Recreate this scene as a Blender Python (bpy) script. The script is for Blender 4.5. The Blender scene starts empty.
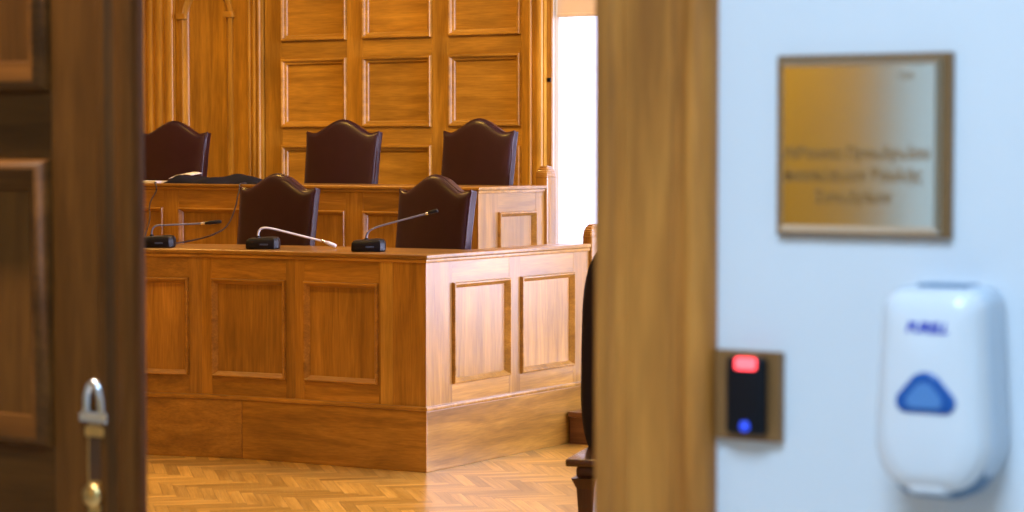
import bpy, bmesh, math, random
from mathutils import Vector, Matrix
random.seed(7)
S = bpy.context.scene
COL = S.collection
PI = math.pi
R = math.radians

# ------------------------------------------------------------------ materials
def new_mat(name):
    m = bpy.data.materials.new(name); m.use_nodes = True
    nt = m.node_tree
    b = next(n for n in nt.nodes if n.type == 'BSDF_PRINCIPLED')
    return m, nt, b

def setp(b, **k):
    names = dict(color='Base Color', rough='Roughness', metal='Metallic', spec='Specular IOR Level',
                 coat='Coat Weight', coatr='Coat Roughness', sheen='Sheen Weight', emit='Emission Color',
                 emits='Emission Strength', trans='Transmission Weight', aniso='Anisotropic', ior='IOR', alpha='Alpha')
    for kk, v in k.items():
        if kk in ('color', 'emit') and len(v) == 3: v = (*v, 1)
        b.inputs[names[kk]].default_value = v

def plain(name, color, rough=.5, noise=0.0, nscale=30, bump=0.0, **k):
    m, nt, b = new_mat(name)
    setp(b, color=color, rough=rough, **k)
    N, L = nt.nodes, nt.links
    if noise or bump:
        tc = N.new('ShaderNodeTexCoord')
        nz = N.new('ShaderNodeTexNoise'); nz.inputs['Scale'].default_value = nscale; nz.inputs['Detail'].default_value = 5
        L.new(tc.outputs['Object'], nz.inputs['Vector'])
        if noise:
            mr = N.new('ShaderNodeMapRange'); mr.inputs['To Min'].default_value = 1-noise; mr.inputs['To Max'].default_value = 1+noise
            L.new(nz.outputs['Fac'], mr.inputs['Value'])
            mx = N.new('ShaderNodeMix'); mx.data_type = 'RGBA'; mx.blend_type = 'MULTIPLY'; mx.inputs['Factor'].default_value = 1
            mx.inputs['A'].default_value = (*color, 1)
            L.new(mr.outputs['Result'], mx.inputs['B']); L.new(mx.outputs['Result'], b.inputs['Base Color'])
        if bump:
            bp = N.new('ShaderNodeBump'); bp.inputs['Strength'].default_value = bump; bp.inputs['Distance'].default_value = .01
            L.new(nz.outputs['Fac'], bp.inputs['Height']); L.new(bp.outputs['Normal'], b.inputs['Normal'])
    return m

def wood(name, dark, mid, light, axis='Z', rough=.38, coat=.25, coatr=.25, across=16, spec=.4, vary=.12):
    """oak: stretched figure + fine pores, grain along the given axis of the object"""
    m, nt, b = new_mat(name)
    N, L = nt.nodes, nt.links
    setp(b, rough=rough, coat=coat, coatr=coatr, spec=spec); b.inputs['Coat IOR'].default_value = 1.6 if coat > .8 else 1.5
    tc = N.new('ShaderNodeTexCoord'); oi = N.new('ShaderNodeObjectInfo')
    if axis == 'UV': src = tc.outputs['UV']
    else: src = tc.outputs['Object']
    off = N.new('ShaderNodeVectorMath'); off.operation = 'MULTIPLY_ADD'
    cmb = N.new('ShaderNodeCombineXYZ')
    for i in range(3): L.new(oi.outputs['Random'], cmb.inputs[i])
    off.inputs[1].default_value = (17, 31, 23)
    L.new(cmb.outputs[0], off.inputs[0]); L.new(src, off.inputs[2])
    def mapped(al, ac):
        mp = N.new('ShaderNodeMapping')
        s = {'X': (al, ac, ac), 'Y': (ac, al, ac), 'Z': (ac, ac, al), 'UV': (al, ac, ac)}[axis]
        mp.inputs['Scale'].default_value = s
        L.new(off.outputs[0], mp.inputs['Vector']); return mp
    m1 = mapped(1.3, across)
    n1 = N.new('ShaderNodeTexNoise'); n1.inputs['Scale'].default_value = 1; n1.inputs['Detail'].default_value = 5
    n1.inputs['Roughness'].default_value = .6; n1.inputs['Distortion'].default_value = .6
    L.new(m1.outputs[0], n1.inputs['Vector'])
    cr = N.new('ShaderNodeValToRGB'); e = cr.color_ramp.elements
    e[0].position = .28; e[0].color = (*dark, 1); e[1].position = .72; e[1].color = (*light, 1)
    k = e.new(.5); k.color = (*mid, 1)
    L.new(n1.outputs['Fac'], cr.inputs['Fac'])
    m2 = mapped(9, across*9)
    n2 = N.new('ShaderNodeTexNoise'); n2.inputs['Scale'].default_value = 1; n2.inputs['Detail'].default_value = 3
    L.new(m2.outputs[0], n2.inputs['Vector'])
    r2 = N.new('ShaderNodeMapRange'); r2.inputs['From Min'].default_value = .3; r2.inputs['From Max'].default_value = .7
    r2.inputs['To Min'].default_value = .82; r2.inputs['To Max'].default_value = 1.1
    L.new(n2.outputs['Fac'], r2.inputs['Value'])
    n3 = N.new('ShaderNodeTexNoise'); n3.inputs['Scale'].default_value = 2.3; n3.inputs['Detail'].default_value = 2
    L.new(off.outputs[0], n3.inputs['Vector'])
    r3 = N.new('ShaderNodeMapRange'); r3.inputs['From Min'].default_value = .3; r3.inputs['From Max'].default_value = .7
    r3.inputs['To Min'].default_value = .85; r3.inputs['To Max'].default_value = 1.13
    L.new(n3.outputs['Fac'], r3.inputs['Value'])
    ro = N.new('ShaderNodeMapRange'); ro.inputs['To Min'].default_value = 1-vary; ro.inputs['To Max'].default_value = 1+vary
    L.new(oi.outputs['Random'], ro.inputs['Value'])
    p1 = N.new('ShaderNodeMath'); p1.operation = 'MULTIPLY'; L.new(r2.outputs[0], p1.inputs[0]); L.new(r3.outputs[0], p1.inputs[1])
    p2 = N.new('ShaderNodeMath'); p2.operation = 'MULTIPLY'; L.new(p1.outputs[0], p2.inputs[0]); L.new(ro.outputs[0], p2.inputs[1])
    last = p2
    if axis == 'UV':                                   # parquet: each block carries its own tone
        at = N.new('ShaderNodeAttribute'); at.attribute_name = 'tone'
        p3 = N.new('ShaderNodeMath'); p3.operation = 'MULTIPLY'; L.new(p2.outputs[0], p3.inputs[0]); L.new(at.outputs['Fac'], p3.inputs[1]); last = p3
    mx = N.new('ShaderNodeMix'); mx.data_type = 'RGBA'; mx.blend_type = 'MULTIPLY'; mx.inputs['Factor'].default_value = 1
    L.new(cr.outputs[0], mx.inputs['A']); L.new(last.outputs[0], mx.inputs['B'])
    L.new(mx.outputs['Result'], b.inputs['Base Color'])
    bp = N.new('ShaderNodeBump'); bp.inputs['Strength'].default_value = .12; bp.inputs['Distance'].default_value = .002
    L.new(n2.outputs['Fac'], bp.inputs['Height']); L.new(bp.outputs['Normal'], b.inputs['Normal'])
    return m

OAK = ((.215, .098, .010), (.345, .165, .018), (.50, .25, .034))
OAKW = ((.32, .155, .016), (.47, .24, .025), (.62, .33, .038))       # lighter honey oak of the wall
def oakset(n, c, **k): return {a: wood(f'{n}_{a}', *c, axis=a, **k) for a in 'XYZ'}
W_DESK = oakset('desk_oak', OAK, rough=.36, coat=.85, coatr=.27, vary=.16)
W_WALL = oakset('panelling_oak', OAKW, rough=.42, coat=.15)
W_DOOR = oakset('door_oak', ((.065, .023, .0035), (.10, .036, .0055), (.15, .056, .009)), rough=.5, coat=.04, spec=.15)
W_CASE = wood('casing_oak', (.28, .095, .014), (.48, .178, .027), (.64, .26, .045), axis='Z', rough=.5, coat=.05, across=22)
W_DARK = wood('chair_wood', (.05, .02, .008), (.08, .03, .012), (.11, .045, .018), axis='Z', rough=.3)
W_STEP = wood('step_wood', (.10, .04, .012), (.15, .06, .018), (.20, .085, .026), axis='X', rough=.3)
W_STRIP = wood('pale_oak_strip', (.42, .23, .035), (.50, .28, .045), (.58, .33, .06), axis='Z', rough=.4)
W_SEAT = wood('seat_wood', (.05, .02, .008), (.08, .03, .012), (.11, .045, .018), axis='X', rough=.25, coat=.6, coatr=.15)
M_FLOOR = wood('parquet_oak', (.35, .20, .036), (.48, .285, .056), (.61, .37, .088), axis='UV', rough=.3, coat=.35, coatr=.16, across=30)
M_LEATHER = plain('oxblood_leather', (.027, .008, .014), .31, noise=.25, nscale=14, bump=.08, spec=.4)
M_LEATHER_EDGE = plain('oxblood_piping', (.035, .009, .013), .3)
M_NAVY = plain('navy_upholstery', (.006, .005, .014), .6, spec=.2, noise=.2, nscale=40)
M_WHITE = plain('white_wall_paint', (.80, .82, .85), .55, noise=.02, nscale=4)
M_PLASTER = plain('cream_plaster', (.72, .66, .55), .7, noise=.03, nscale=3)
M_CEIL = plain('ceiling_paint', (.8, .78, .72), .8)
M_STONE = plain('corridor_stone', (.45, .43, .4), .35, noise=.12, nscale=5)
M_BLACK = plain('black_plastic', (.004, .005, .009), .42, spec=.25, noise=.1, nscale=60)
M_NECK = plain('grey_metal_neck', (.13, .14, .19), .3)
M_NECK_LIT = plain('window_lit_neck', (.60, .64, .74), .3, coat=.3)  # chrome neck, with pale window light put into its colour
M_CHROME = plain('chrome', (.75, .76, .8), .18, metal=1.0)
M_CABLE = plain('black_rubber', (.02, .012, .012), .5)
M_BRASS = plain('brushed_brass', (.74, .66, .54), .11, metal=1.0)
W_CORR = wood('corridor_oak', (.42, .25, .012), (.52, .31, .016), (.6, .36, .025), axis='Z')
M_BRASS2 = plain('aged_brass', (.72, .50, .2), .32, metal=1.0, noise=.2, nscale=60)
M_ENGR = plain('engraved_letters', (.27, .13, .03), .5)
M_BACKING = plain('brown_backing', (.22, .11, .035), .45, noise=.15, nscale=40)
M_READERPL = wood('reader_plate_wood', (.22, .10, .03), (.30, .14, .042), (.37, .18, .06), axis='Z', rough=.45)
M_DISP = plain('white_glossy_plastic', (.84, .86, .9), .25, coat=.3)
M_DISPSIDE = plain('pale_grey_plastic', (.62, .70, .80), .3)
M_LENS = plain('teal_lens', (.005, .10, .40), .35)
M_LENSIN = plain('pale_teal_lens', (.10, .27, .60), .35)
M_LOGO = plain('blue_print', (.02, .05, .55), .4)
M_SHADEP = plain('slate_blue_slot_shade', (.10, .20, .34), .35)  # lock slot plastic, also the shade painted along the dispenser's bottom edge
M_BUTTON = plain('dark_button', (.03, .05, .09), .3)
M_PAPER = plain('white_paper', (.8, .82, .86), .7)
M_CLOTH = plain('dark_navy_cloth', (.005, .007, .028), .8, spec=.2, noise=.4, nscale=25, bump=.3)
M_BLIND = plain('cream_blind_fabric', (.8, .68, .5), .8, trans=.0)
M_WINWHITE = plain('white_window_paint', (.8, .8, .8), .4)
M_LEDR, _nt, _b = new_mat('red_light'); setp(_b, color=(.5, .02, .03), emit=(1, .07, .09), emits=4)
M_LEDB, _nt, _b = new_mat('blue_light'); setp(_b, color=(.02, .05, .5), emit=(.03, .09, 1), emits=.8)
M_BULB, _nt, _b = new_mat('lamp_glass'); setp(_b, color=(.9, .8, .6), emit=(1, .62, .25), emits=6)
# window pane: clear thin glass
M_GLASS = bpy.data.materials.new('window_glass'); M_GLASS.use_nodes = True
_n = M_GLASS.node_tree.nodes; _l = M_GLASS.node_tree.links
for x in list(_n):
    if x.type != 'OUTPUT_MATERIAL': _n.remove(x)
_o = next(x for x in _n if x.type == 'OUTPUT_MATERIAL')
_t = _n.new('ShaderNodeBsdfTransparent'); _g = _n.new('ShaderNodeBsdfGlossy'); _g.inputs['Roughness'].default_value = .02
_m = _n.new('ShaderNodeMixShader'); _m.inputs[0].default_value = .06
_l.new(_t.outputs[0], _m.inputs[1]); _l.new(_g.outputs[0], _m.inputs[2]); _l.new(_m.outputs[0], _o.inputs[0])

M_SHEER = bpy.data.materials.new('sheer_cloth'); M_SHEER.use_nodes = True
_n = M_SHEER.node_tree.nodes; _l = M_SHEER.node_tree.links
for x in list(_n):
    if x.type != 'OUTPUT_MATERIAL': _n.remove(x)
_o = next(x for x in _n if x.type == 'OUTPUT_MATERIAL')
_t = _n.new('ShaderNodeBsdfTranslucent'); _t.inputs[0].default_value = (.9, .9, .92, 1); _g = _n.new('ShaderNodeBsdfDiffuse'); _g.inputs[0].default_value = (.9, .9, .9, 1)
_m = _n.new('ShaderNodeMixShader'); _m.inputs[0].default_value = .35
_l.new(_t.outputs[0], _m.inputs[1]); _l.new(_g.outputs[0], _m.inputs[2]); _l.new(_m.outputs[0], _o.inputs[0])

# ------------------------------------------------------------------ helpers
def tag(o, label=None, cat=None, group=None, kind=None):
    for k, v in (('label', label), ('category', cat), ('group', group), ('kind', kind)):
        if v: o[k] = v
    return o

def thing(name, label, cat, loc=(0, 0, 0), rz=0, group=None, kind=None):
    o = bpy.data.objects.new(name, None); COL.objects.link(o); o.empty_display_size = .1
    o.location = loc; o.rotation_euler = (0, 0, rz)
    return tag(o, label, cat, group, kind)

def root_loc(o):
    while o.parent: o = o.parent
    return Vector(o.location)

def obj(name, bm, mat, parent=None, world=False, smooth=None, label=None, recalc=True):
    """links bm as ONE mesh object; world=True: bm is in world coordinates, the (unrotated) root's location is taken off"""
    if recalc: bmesh.ops.recalc_face_normals(bm, faces=bm.faces)
    if world and parent: bmesh.ops.translate(bm, verts=bm.verts, vec=-root_loc(parent))
    me = bpy.data.meshes.new(name); bm.to_mesh(me); bm.free()
    for m in (mat if isinstance(mat, (list, tuple)) else [mat]): me.materials.append(m)
    if smooth is not None:
        for p in me.polygons: p.use_smooth = True
        try: me.set_sharp_from_angle(angle=R(smooth))
        except Exception: pass
    o = bpy.data.objects.new(name, me); COL.objects.link(o)
    if parent: o.parent = parent
    if label: o['label'] = label
    return o

def struct(name, bm, mat, parent=None, **k):
    o = obj(name, bm, mat, parent, **k)
    if parent is None: o['kind'] = 'structure'
    return o

def B(): return bmesh.new()

def box(bm, x0, x1, y0, y1, z0, z1, bev=0.0, seg=2):
    t = B()
    v = [t.verts.new((x, y, z)) for x in (x0, x1) for y in (y0, y1) for z in (z0, z1)]
    for f in ((0, 1, 3, 2), (4, 6, 7, 5), (0, 4, 5, 1), (2, 3, 7, 6), (0, 2, 6, 4), (1, 5, 7, 3)):
        t.faces.new([v[i] for i in f])
    bmesh.ops.recalc_face_normals(t, faces=t.faces)
    if bev: bmesh.ops.bevel(t, geom=t.edges[:], offset=bev, segments=seg, affect='EDGES', profile=.6)
    merge(bm, t); return bm

def merge(bm, t, mat=None):
    if mat is not None: bmesh.ops.transform(t, matrix=mat, verts=t.verts)
    me = bpy.data.meshes.new('tmp'); t.to_mesh(me); t.free(); bm.from_mesh(me); bpy.data.meshes.remove(me)

def prism(bm, pts, z0, z1, bev=0, seg=2, M=None):
    """polygon pts (x,y) extruded z0..z1"""
    t = B()
    a = [t.verts.new((x, y, z0)) for x, y in pts]; b = [t.verts.new((x, y, z1)) for x, y in pts]
    t.faces.new(a[::-1]); t.faces.new(b)
    n = len(pts)
    for i in range(n): t.faces.new((a[i], a[(i+1) % n], b[(i+1) % n], b[i]))
    bmesh.ops.recalc_face_normals(t, faces=t.faces)
    if bev: bmesh.ops.bevel(t, geom=t.edges[:], offset=bev, segments=seg, affect='EDGES', profile=.6)
    merge(bm, t, M); return bm

def rings(bm, rs, cap0=True, cap1=True, closed=True):
    """loft of equal-length vertex rings"""
    V = [[bm.verts.new(p) for p in r] for r in rs]
    n = len(V[0])
    for a, b in zip(V, V[1:]):
        for i in range(n if closed else n-1):
            j = (i+1) % n
            bm.faces.new((a[i], a[j], b[j], b[i]))
    if cap0: bm.faces.new(V[0][::-1])
    if cap1: bm.faces.new(V[-1])
    return bm

def lathe(bm, prof, c=(0, 0, 0), n=24, axis='Z'):
    rs = []
    for r, h in prof:
        ring = []
        for i in range(n):
            a = 2*PI*i/n
            p = (r*math.cos(a), r*math.sin(a), h)
            if axis == 'Y': p = (p[0], -p[2], p[1])
            if axis == 'X': p = (p[2], p[0], p[1])
            ring.append(tuple(c[k]+p[k] for k in range(3)))
        rs.append(ring)
    return rings(bm, rs)

def tube(bm, pts, r, n=10, sub=6, radii=None):
    """smooth tube through pts (Catmull-Rom)"""
    P = [Vector(p) for p in pts]
    path, rad = [], []
    rr = radii or [r]*len(P)
    for i in range(len(P)-1):
        p0, p1, p2, p3 = P[max(i-1, 0)], P[i], P[i+1], P[min(i+2, len(P)-1)]
        for s in range(sub):
            t = s/sub
            path.append(.5*((2*p1)+(-p0+p2)*t+(2*p0-5*p1+4*p2-p3)*t*t+(-p0+3*p1-3*p2+p3)*t**3))
            rad.append(rr[i]*(1-t)+rr[i+1]*t)
    path.append(P[-1]); rad.append(rr[-1])
    up = Vector((.12, .3, 1)).normalized(); rs = []
    for i, p in enumerate(path):
        d = (path[min(i+1, len(path)-1)]-path[max(i-1, 0)]).normalized()
        a = d.cross(up)
        if a.length < 1e-3: a = d.cross(Vector((1, 0, 0)))
        a.normalize(); b = d.cross(a)
        rs.append([tuple(p+rad[i]*(math.cos(2*PI*k/n)*a+math.sin(2*PI*k/n)*b)) for k in range(n)])
    return rings(bm, rs)

def inset_poly(pts, t):
    """CCW polygon moved inward by t with mitred corners"""
    out = []; n = len(pts)
    for i in range(n):
        a, b, c = Vector(pts[i-1]), Vector(pts[i]), Vector(pts[(i+1) % n])
        d1, d2 = (b-a).normalized(), (c-b).normalized()
        n1, n2 = Vector((-d1.y, d1.x)), Vector((-d2.y, d2.x))
        m = n1+n2; m = m/max(m.dot(n1), .2)
        out.append(b+m*t)
    return out

class Frame:
    """local frame on a vertical face: o (world point), u along the face, v up, n out of the face"""
    def __init__(s, o, u, n): s.o, s.u, s.n, s.v = Vector(o), Vector(u).normalized(), Vector(n).normalized(), Vector((0, 0, 1))
    def p(s, a, b, c): return tuple(s.o+s.u*a+s.v*b+s.n*c)
    def box(s, bm, a0, a1, b0, b1, c0, c1, bev=0, seg=2):
        t = B(); box(t, a0, a1, b0, b1, c0, c1, bev, seg)
        M = Matrix.Identity(4)
        for k, ax in enumerate((s.u, s.v, s.n)):
            for r in range(3): M[r][k] = ax[r]
        for r in range(3): M[r][3] = s.o[r]
        merge(bm, t, M); bmesh.ops.recalc_face_normals(bm, faces=bm.faces); return bm
    def mould(s, bm, poly, prof):
        """moulding run round a CCW polygon (u,v); prof: (inward distance, height)"""
        rs = []
        for t, h in prof:
            rs.append([s.p(q[0], q[1], h) for q in inset_poly(poly, t)])
        return rings(bm, rs, False, False)
    def fill(s, bm, poly, c0, c1):
        rs = [[s.p(q[0], q[1], h) for q in poly] for h in (c0, c1)]
        return rings(bm, rs)

def rect(a0, a1, b0, b1): return [(a0, b0), (a1, b0), (a1, b1), (a0, b1)]
OGEE = [(0, 0), (.001, .011), (.004, .016), (.009, .017), (.013, .013), (.017, .005), (.021, .001), (.025, -.005), (.028, -.012)]

def panel(parent, F, a0, a1, b0, b1, W, ax, prof=OGEE, c=0.0, depth=-.0115, pname='panel'):
    """sunk field with its own moulding; W: wood set, ax: grain axis of the field"""
    t = prof[-1][0]-.004
    bm = B(); F.fill(bm, inset_poly(rect(a0, a1, b0, b1), t), c+depth-.012, c+depth+.001)
    p = obj(pname, bm, W[ax], parent, world=True)
    bm = B(); F.mould(bm, rect(a0, a1, b0, b1), [(q, c+h) for q, h in prof])
    m = obj('panel_moulding', bm, W['Z' if (b1-b0) > (a1-a0)*1.3 else 'X'], p, world=True, smooth=40)
    return p

def text_bm(s, size, depth=.0004, shear=0.0, offset=0.0, align='LEFT', sx=1.0):
    cu = bpy.data.curves.new('t', 'FONT'); cu.body = s; cu.size = size; cu.extrude = depth; cu.shear = shear
    cu.offset = offset; cu.align_x = align
    o = bpy.data.objects.new('t', cu); COL.objects.link(o)
    dg = bpy.context.evaluated_depsgraph_get(); dg.update()
    me = bpy.data.meshes.new_from_object(o.evaluated_get(dg))
    bpy.data.objects.remove(o); bpy.data.curves.remove(cu)
    bm = B(); bm.from_mesh(me); bpy.data.meshes.remove(me)
    return bm

# ------------------------------------------------------------------ room shell
YB = 12.1          # face of the wood panelling on the back wall
XR, XL = .9, -13.2
YF0, YF1 = 2.83, 3.10   # front wall: corridor face and room face
ZC = 4.4
DX0, DX1, DZ = -3.72, -1.69, 2.75      # doorway

# floor: parquet blocks in a herringbone
bm = B()
uvl = bm.loops.layers.uv.new('UVMap'); tone = bm.faces.layers.float.new('tone')
Lb, Wb, g = .33, .055, .0006
ca, sa = math.cos(R(-45)), math.sin(R(-45)); cx, cy = -5.5, 7.5
def blk(x, y, w, h, along):
    mx, my = x+w/2, y+h/2
    X, Y = cx+mx*ca-my*sa, cy+mx*sa+my*ca
    if not (XL-.1 < X < XR+.1 and YF0-.1 < Y < 12.4): return
    q = []
    for a, b in ((x+g, y+g), (x+w-g, y+g), (x+w-g, y+h-g), (x+g, y+h-g)):
        q.append(bm.verts.new((min(max(cx+a*ca-b*sa, XL), XR), min(max(cy+a*sa+b*ca, YF0), 12.4), 0)))
    f = bm.faces.new(q); f[tone] = random.uniform(.74, 1.22)
    ou, ov = random.uniform(0, 40), random.uniform(0, 40)
    for lp, (a, b) in zip(f.loops, ((0, 0), (w, 0), (w, h), (0, h))):
        lp[uvl].uv = (ou+a, ov+b) if along else (ou+b, ov+a)
for j in range(-20, 21):
    for i in range(-190, 190):
        x0, y0 = i*Wb-j*Lb, i*Wb+j*Lb
        blk(x0, y0, Lb, Wb, True); blk(x0, y0+Wb, Wb, Lb, False)
struct('floor', bm, M_FLOOR)
sub = B(); box(sub, XL, XR, YF0, 12.4, -.2, -.002); struct('floor_base', sub, W_DARK)
bm = B(); box(bm, XL, XR, YF0, 12.7, ZC, ZC+.2); struct('ceiling', bm, M_CEIL)
bm = B(); box(bm, XL-.3, XL, YF0, 12.7, 0, ZC); struct('wall_left', bm, W_WALL['Z'])
# right wall with two tall window openings
bm = B(); ys = (YF0, 9.3, 11.9, 12.7)
for k in (0, 2): box(bm, XR, XR+.3, ys[k], ys[k+1], 0, ZC)
box(bm, XR, XR+.3, ys[1], ys[2], 0, .4); box(bm, XR, XR+.3, ys[1], ys[2], 3.7, ZC)
struct('wall_right', bm, W_WALL['Z'])
# back wall with two window openings
WX = ((-7.598, -5.5), (-4.3, -2.0)); WZ0, WZ1 = .36, 3.5
bm = B(); e = [XL, WX[0][0], WX[0][1], WX[1][0], WX[1][1], XR]
for k in (0, 2, 4): box(bm, e[k], e[k+1], YB+.03, YB+.45, 0, ZC)
for k in (1, 3): box(bm, e[k], e[k+1], YB+.03, YB+.45, 0, WZ0); box(bm, e[k], e[k+1], YB+.03, YB+.45, WZ1, ZC)
wall_back = struct('wall_back', bm, M_PLASTER)
# front wall with the doorway
bm = B(); box(bm, DX1+.035, XR, YF0, YF1, 0, ZC); box(bm, XL, DX0, YF0, YF1, 0, ZC); box(bm, DX0, DX1+.035, YF0, YF1, DZ, ZC)
struct('wall_front', bm, M_WHITE)
bm = B(); box(bm, DX1+.14, XR, YF1, YF1+.03, 0, ZC); box(bm, XL, DX0-.14, YF1, YF1+.03, 0, ZC); box(bm, DX0-.14, DX1+.14, YF1, YF1+.03, DZ+.1, ZC)
struct('wall_front_added_lining', bm, W_WALL['Z'])  # unseen room-side lining, added so the benches mirror dark wood
# corridor
CX0, CX1, CY = -6.5, 2.2, -2.6
bm = B(); box(bm, CX0, CX1, CY, YF0, -.2, 0); struct('floor_corridor', bm, M_STONE)
bm = B(); box(bm, CX0, CX1, CY, YF0, 3.4, 3.6); struct('ceiling_corridor', bm, M_CEIL)
bm = B(); box(bm, CX0-.2, CX0, CY, YF0, 0, 3.4); struct('wall_corridor_left', bm, M_PLASTER)
bm = B(); box(bm, CX1, CX1+.2, CY, YF0, 0, 3.4); struct('wall_corridor_right', bm, M_WHITE)
CW = (-3.64, -.5)
bm = B()
box(bm, CX0, CW[0], CY-.3, CY, 0, 3.4); box(bm, CW[1], CX1, CY-.3, CY, 0, 3.4)
box(bm, CW[0], CW[1], CY-.3, CY, 0, .85); box(bm, CW[0], CW[1], CY-.3, CY, 2.9, 3.4)
struct('wall_corridor_far', bm, W_CORR)

def window(name, ax, a0, a1, pos, z0, z1, cols, out, mat=M_WINWHITE, sill=True):
    """casement in an opening; ax 'X': runs along X at Y=pos, out = +1/-1 towards outdoors"""
    r = thing(name, None, None, ((a0+a1)/2, pos, z0) if ax == 'X' else (pos, (a0+a1)/2, z0), kind='structure')
    def bx(bm, p0, p1, q0, q1, zz0, zz1, bev=.004):
        if ax == 'X': box(bm, p0, p1, min(q0, q1), max(q0, q1), zz0, zz1, bev)
        else: box(bm, min(q0, q1), max(q0, q1), p0, p1, zz0, zz1, bev)
    w = .03
    bm = B()
    bx(bm, a0, a0+w, pos, pos+.07*out, z0, z1); bx(bm, a1-w, a1, pos, pos+.07*out, z0, z1)
    bx(bm, a0+w, a1-w, pos, pos+.07*out, z0, z0+w); bx(bm, a0+w, a1-w, pos, pos+.07*out, z1-w, z1)
    obj('window_frame', bm, mat, r, world=True)
    for k in range(1, cols):
        c = a0+(a1-a0)*k/cols
        bm = B(); bx(bm, c-.04, c+.04, pos+.005*out, pos+.065*out, z0+w, z1-w); obj('mullion', bm, mat, r, world=True)
    bm = B(); bx(bm, a0+w, a1-w, pos+.03*out, pos+.036*out, z0+w, z1-w, 0); obj('window_pane', bm, M_GLASS, r, world=True)
    if sill:
        bm = B(); bx(bm, a0+.002, a1-.002, pos-.06*out, pos-.002*out, z0-.001, z0+.03, .006); obj('window_sill', bm, M_WINWHITE, r, world=True)
    return r
w1 = window('window_1', 'X', WX[0][0]+.002, WX[0][1], YB+.10, WZ0, WZ1, 2, 1)
window('window_2', 'X', WX[1][0], WX[1][1], YB+.10, WZ0, WZ1, 2, 1)
window('window_3', 'Y', 9.3, 11.9, XR+.15, .4, 3.7, 2, 1)
window('window_4', 'X', CW[0], CW[1], CY-.15, .85, 2.9, 3, -1)
# oak lining of the visible window reveal, with its black catch
bm = B(); box(bm, WX[0][0]-.003, WX[0][0]+.032, YB+.012, YB+.032, WZ0+.04, WZ1-.01, .003)
obj('window_lining', bm, W_DESK['Z'], w1, world=True)
bm = B(); box(bm, WX[0][0]+.002, WX[0][0]+.028, YB+.002, YB+.0125, 1.912, 1.938, .003)
obj('window_catch', bm, M_BLACK, w1, world=True)
bl = thing('roller_blind', 'cream roller blind drawn up at the head of the bright window', 'blind', (-6.55, YB+.06, 2.35))
bm = B(); box(bm, -7.555, -5.56, YB+.065, YB+.07, 2.345, 3.42); obj('blind_fabric', bm, M_BLIND, bl, world=True)
bm = B(); box(bm, -7.555, -5.56, YB+.056, YB+.079, 2.32, 2.345, .006); obj('bottom_bar', bm, M_BLIND, bl, world=True)
bm = B(); lathe(bm, [(.03, -1.0), (.03, 1.0)], (-6.557, YB+.06, 3.44), 16, 'X'); obj('roller', bm, M_WINWHITE, bl, world=True)

cu_ = B(); cp = []
for i in range(161):
    x = -7.585+i*.0128
    cp.append((x, YB+.235+.018*math.sin(x*52)+.007*math.sin(x*131+1)))
rings(cu_, [[(x, y, z) for x, y in cp] for z in (.40, 1.4, 2.4, 3.42)], False, False, closed=False)
tag(obj('sheer_curtain', cu_, M_SHEER, smooth=80, recalc=False), 'white sheer curtain glowing with daylight in the window beside the oak panelling', 'curtain')
# ------------------------------------------------------------------ oak panelling on the back wall
FB = Frame((0, YB, 0), (1, 0, 0), (0, -1, 0))
def pb(name, a0, a1, b0, b1, c0=-.028, c1=0.0, ax='Z', bev=.002):
    bm = B(); FB.box(bm, a0, a1, b0, b1, c0, c1, bev); return obj(name, bm, W_WALL[ax], wall_back, world=True)
ZT = 3.6
cols = ((-9.737, -9.179), (-9.046, -8.483), (-8.347, -7.789))
rows = [(.458+.587*k, .458+.468+.587*k) for k in range(5)]
sx = [-9.885, -9.737, -9.179, -9.046, -8.483, -8.347, -7.789, -7.728]
for k in range(0, 8, 2): pb('panelling_stile', sx[k], sx[k+1], .31, ZT)
PROF_W = [(0, 0), (.001, .016), (.006, .022), (.014, .022), (.020, .016), (.026, .006), (.034, .004), (.04, -.004), (.044, -.012)]
for a0, a1 in cols:
    zz = [.31]+[z for r_ in rows for z in r_]+[ZT]
    for k in range(0, len(zz), 2): pb('panelling_rail', a0+.001, a1-.001, zz[k], zz[k+1], ax='X')
    for b0, b1 in rows: panel(wall_back, FB, a0, a1, b0, b1, W_WALL, 'X', prof=PROF_W, depth=-.0145)

def pilaster(a0, a1, edges, c=.02, base=-.028):
    """reeded upright: edges = list of reed boundaries, flat fillets between"""
    pts = [(a0, base), (a0, c)]
    for r0, r1 in edges:
        n = 8
        for k in range(n+1):
            a = PI*k/n
            pts.append(((r0+r1)/2-(r1-r0)/2*math.cos(a), c+.018*math.sin(a)))
    pts += [(a1, c), (a1, base)]
    clean = [pts[0]]
    for p in pts[1:]:
        if abs(p[0]-clean[-1][0])+abs(p[1]-clean[-1][1]) > 1e-5: clean.append(p)
    bm = B(); rings(bm, [[FB.p(q[0], z, q[1]) for q in clean] for z in (.31, ZT)])
    return obj('pilaster', bm, W_WALL['Z'], wall_back, world=True, smooth=35)
pilaster(-11.05, -10.69, [(-11.03, -10.96), (-10.945, -10.885), (-10.87, -10.795), (-10.78, -10.705)], .02)
pilaster(-10.025, -9.893, [(-10.015, -9.985), (-9.978, -9.94), (-9.933, -9.905)], .02)
pilaster(-7.72, -7.602, [(-7.715, -7.69), (-7.672, -7.612)], .02)
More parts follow.
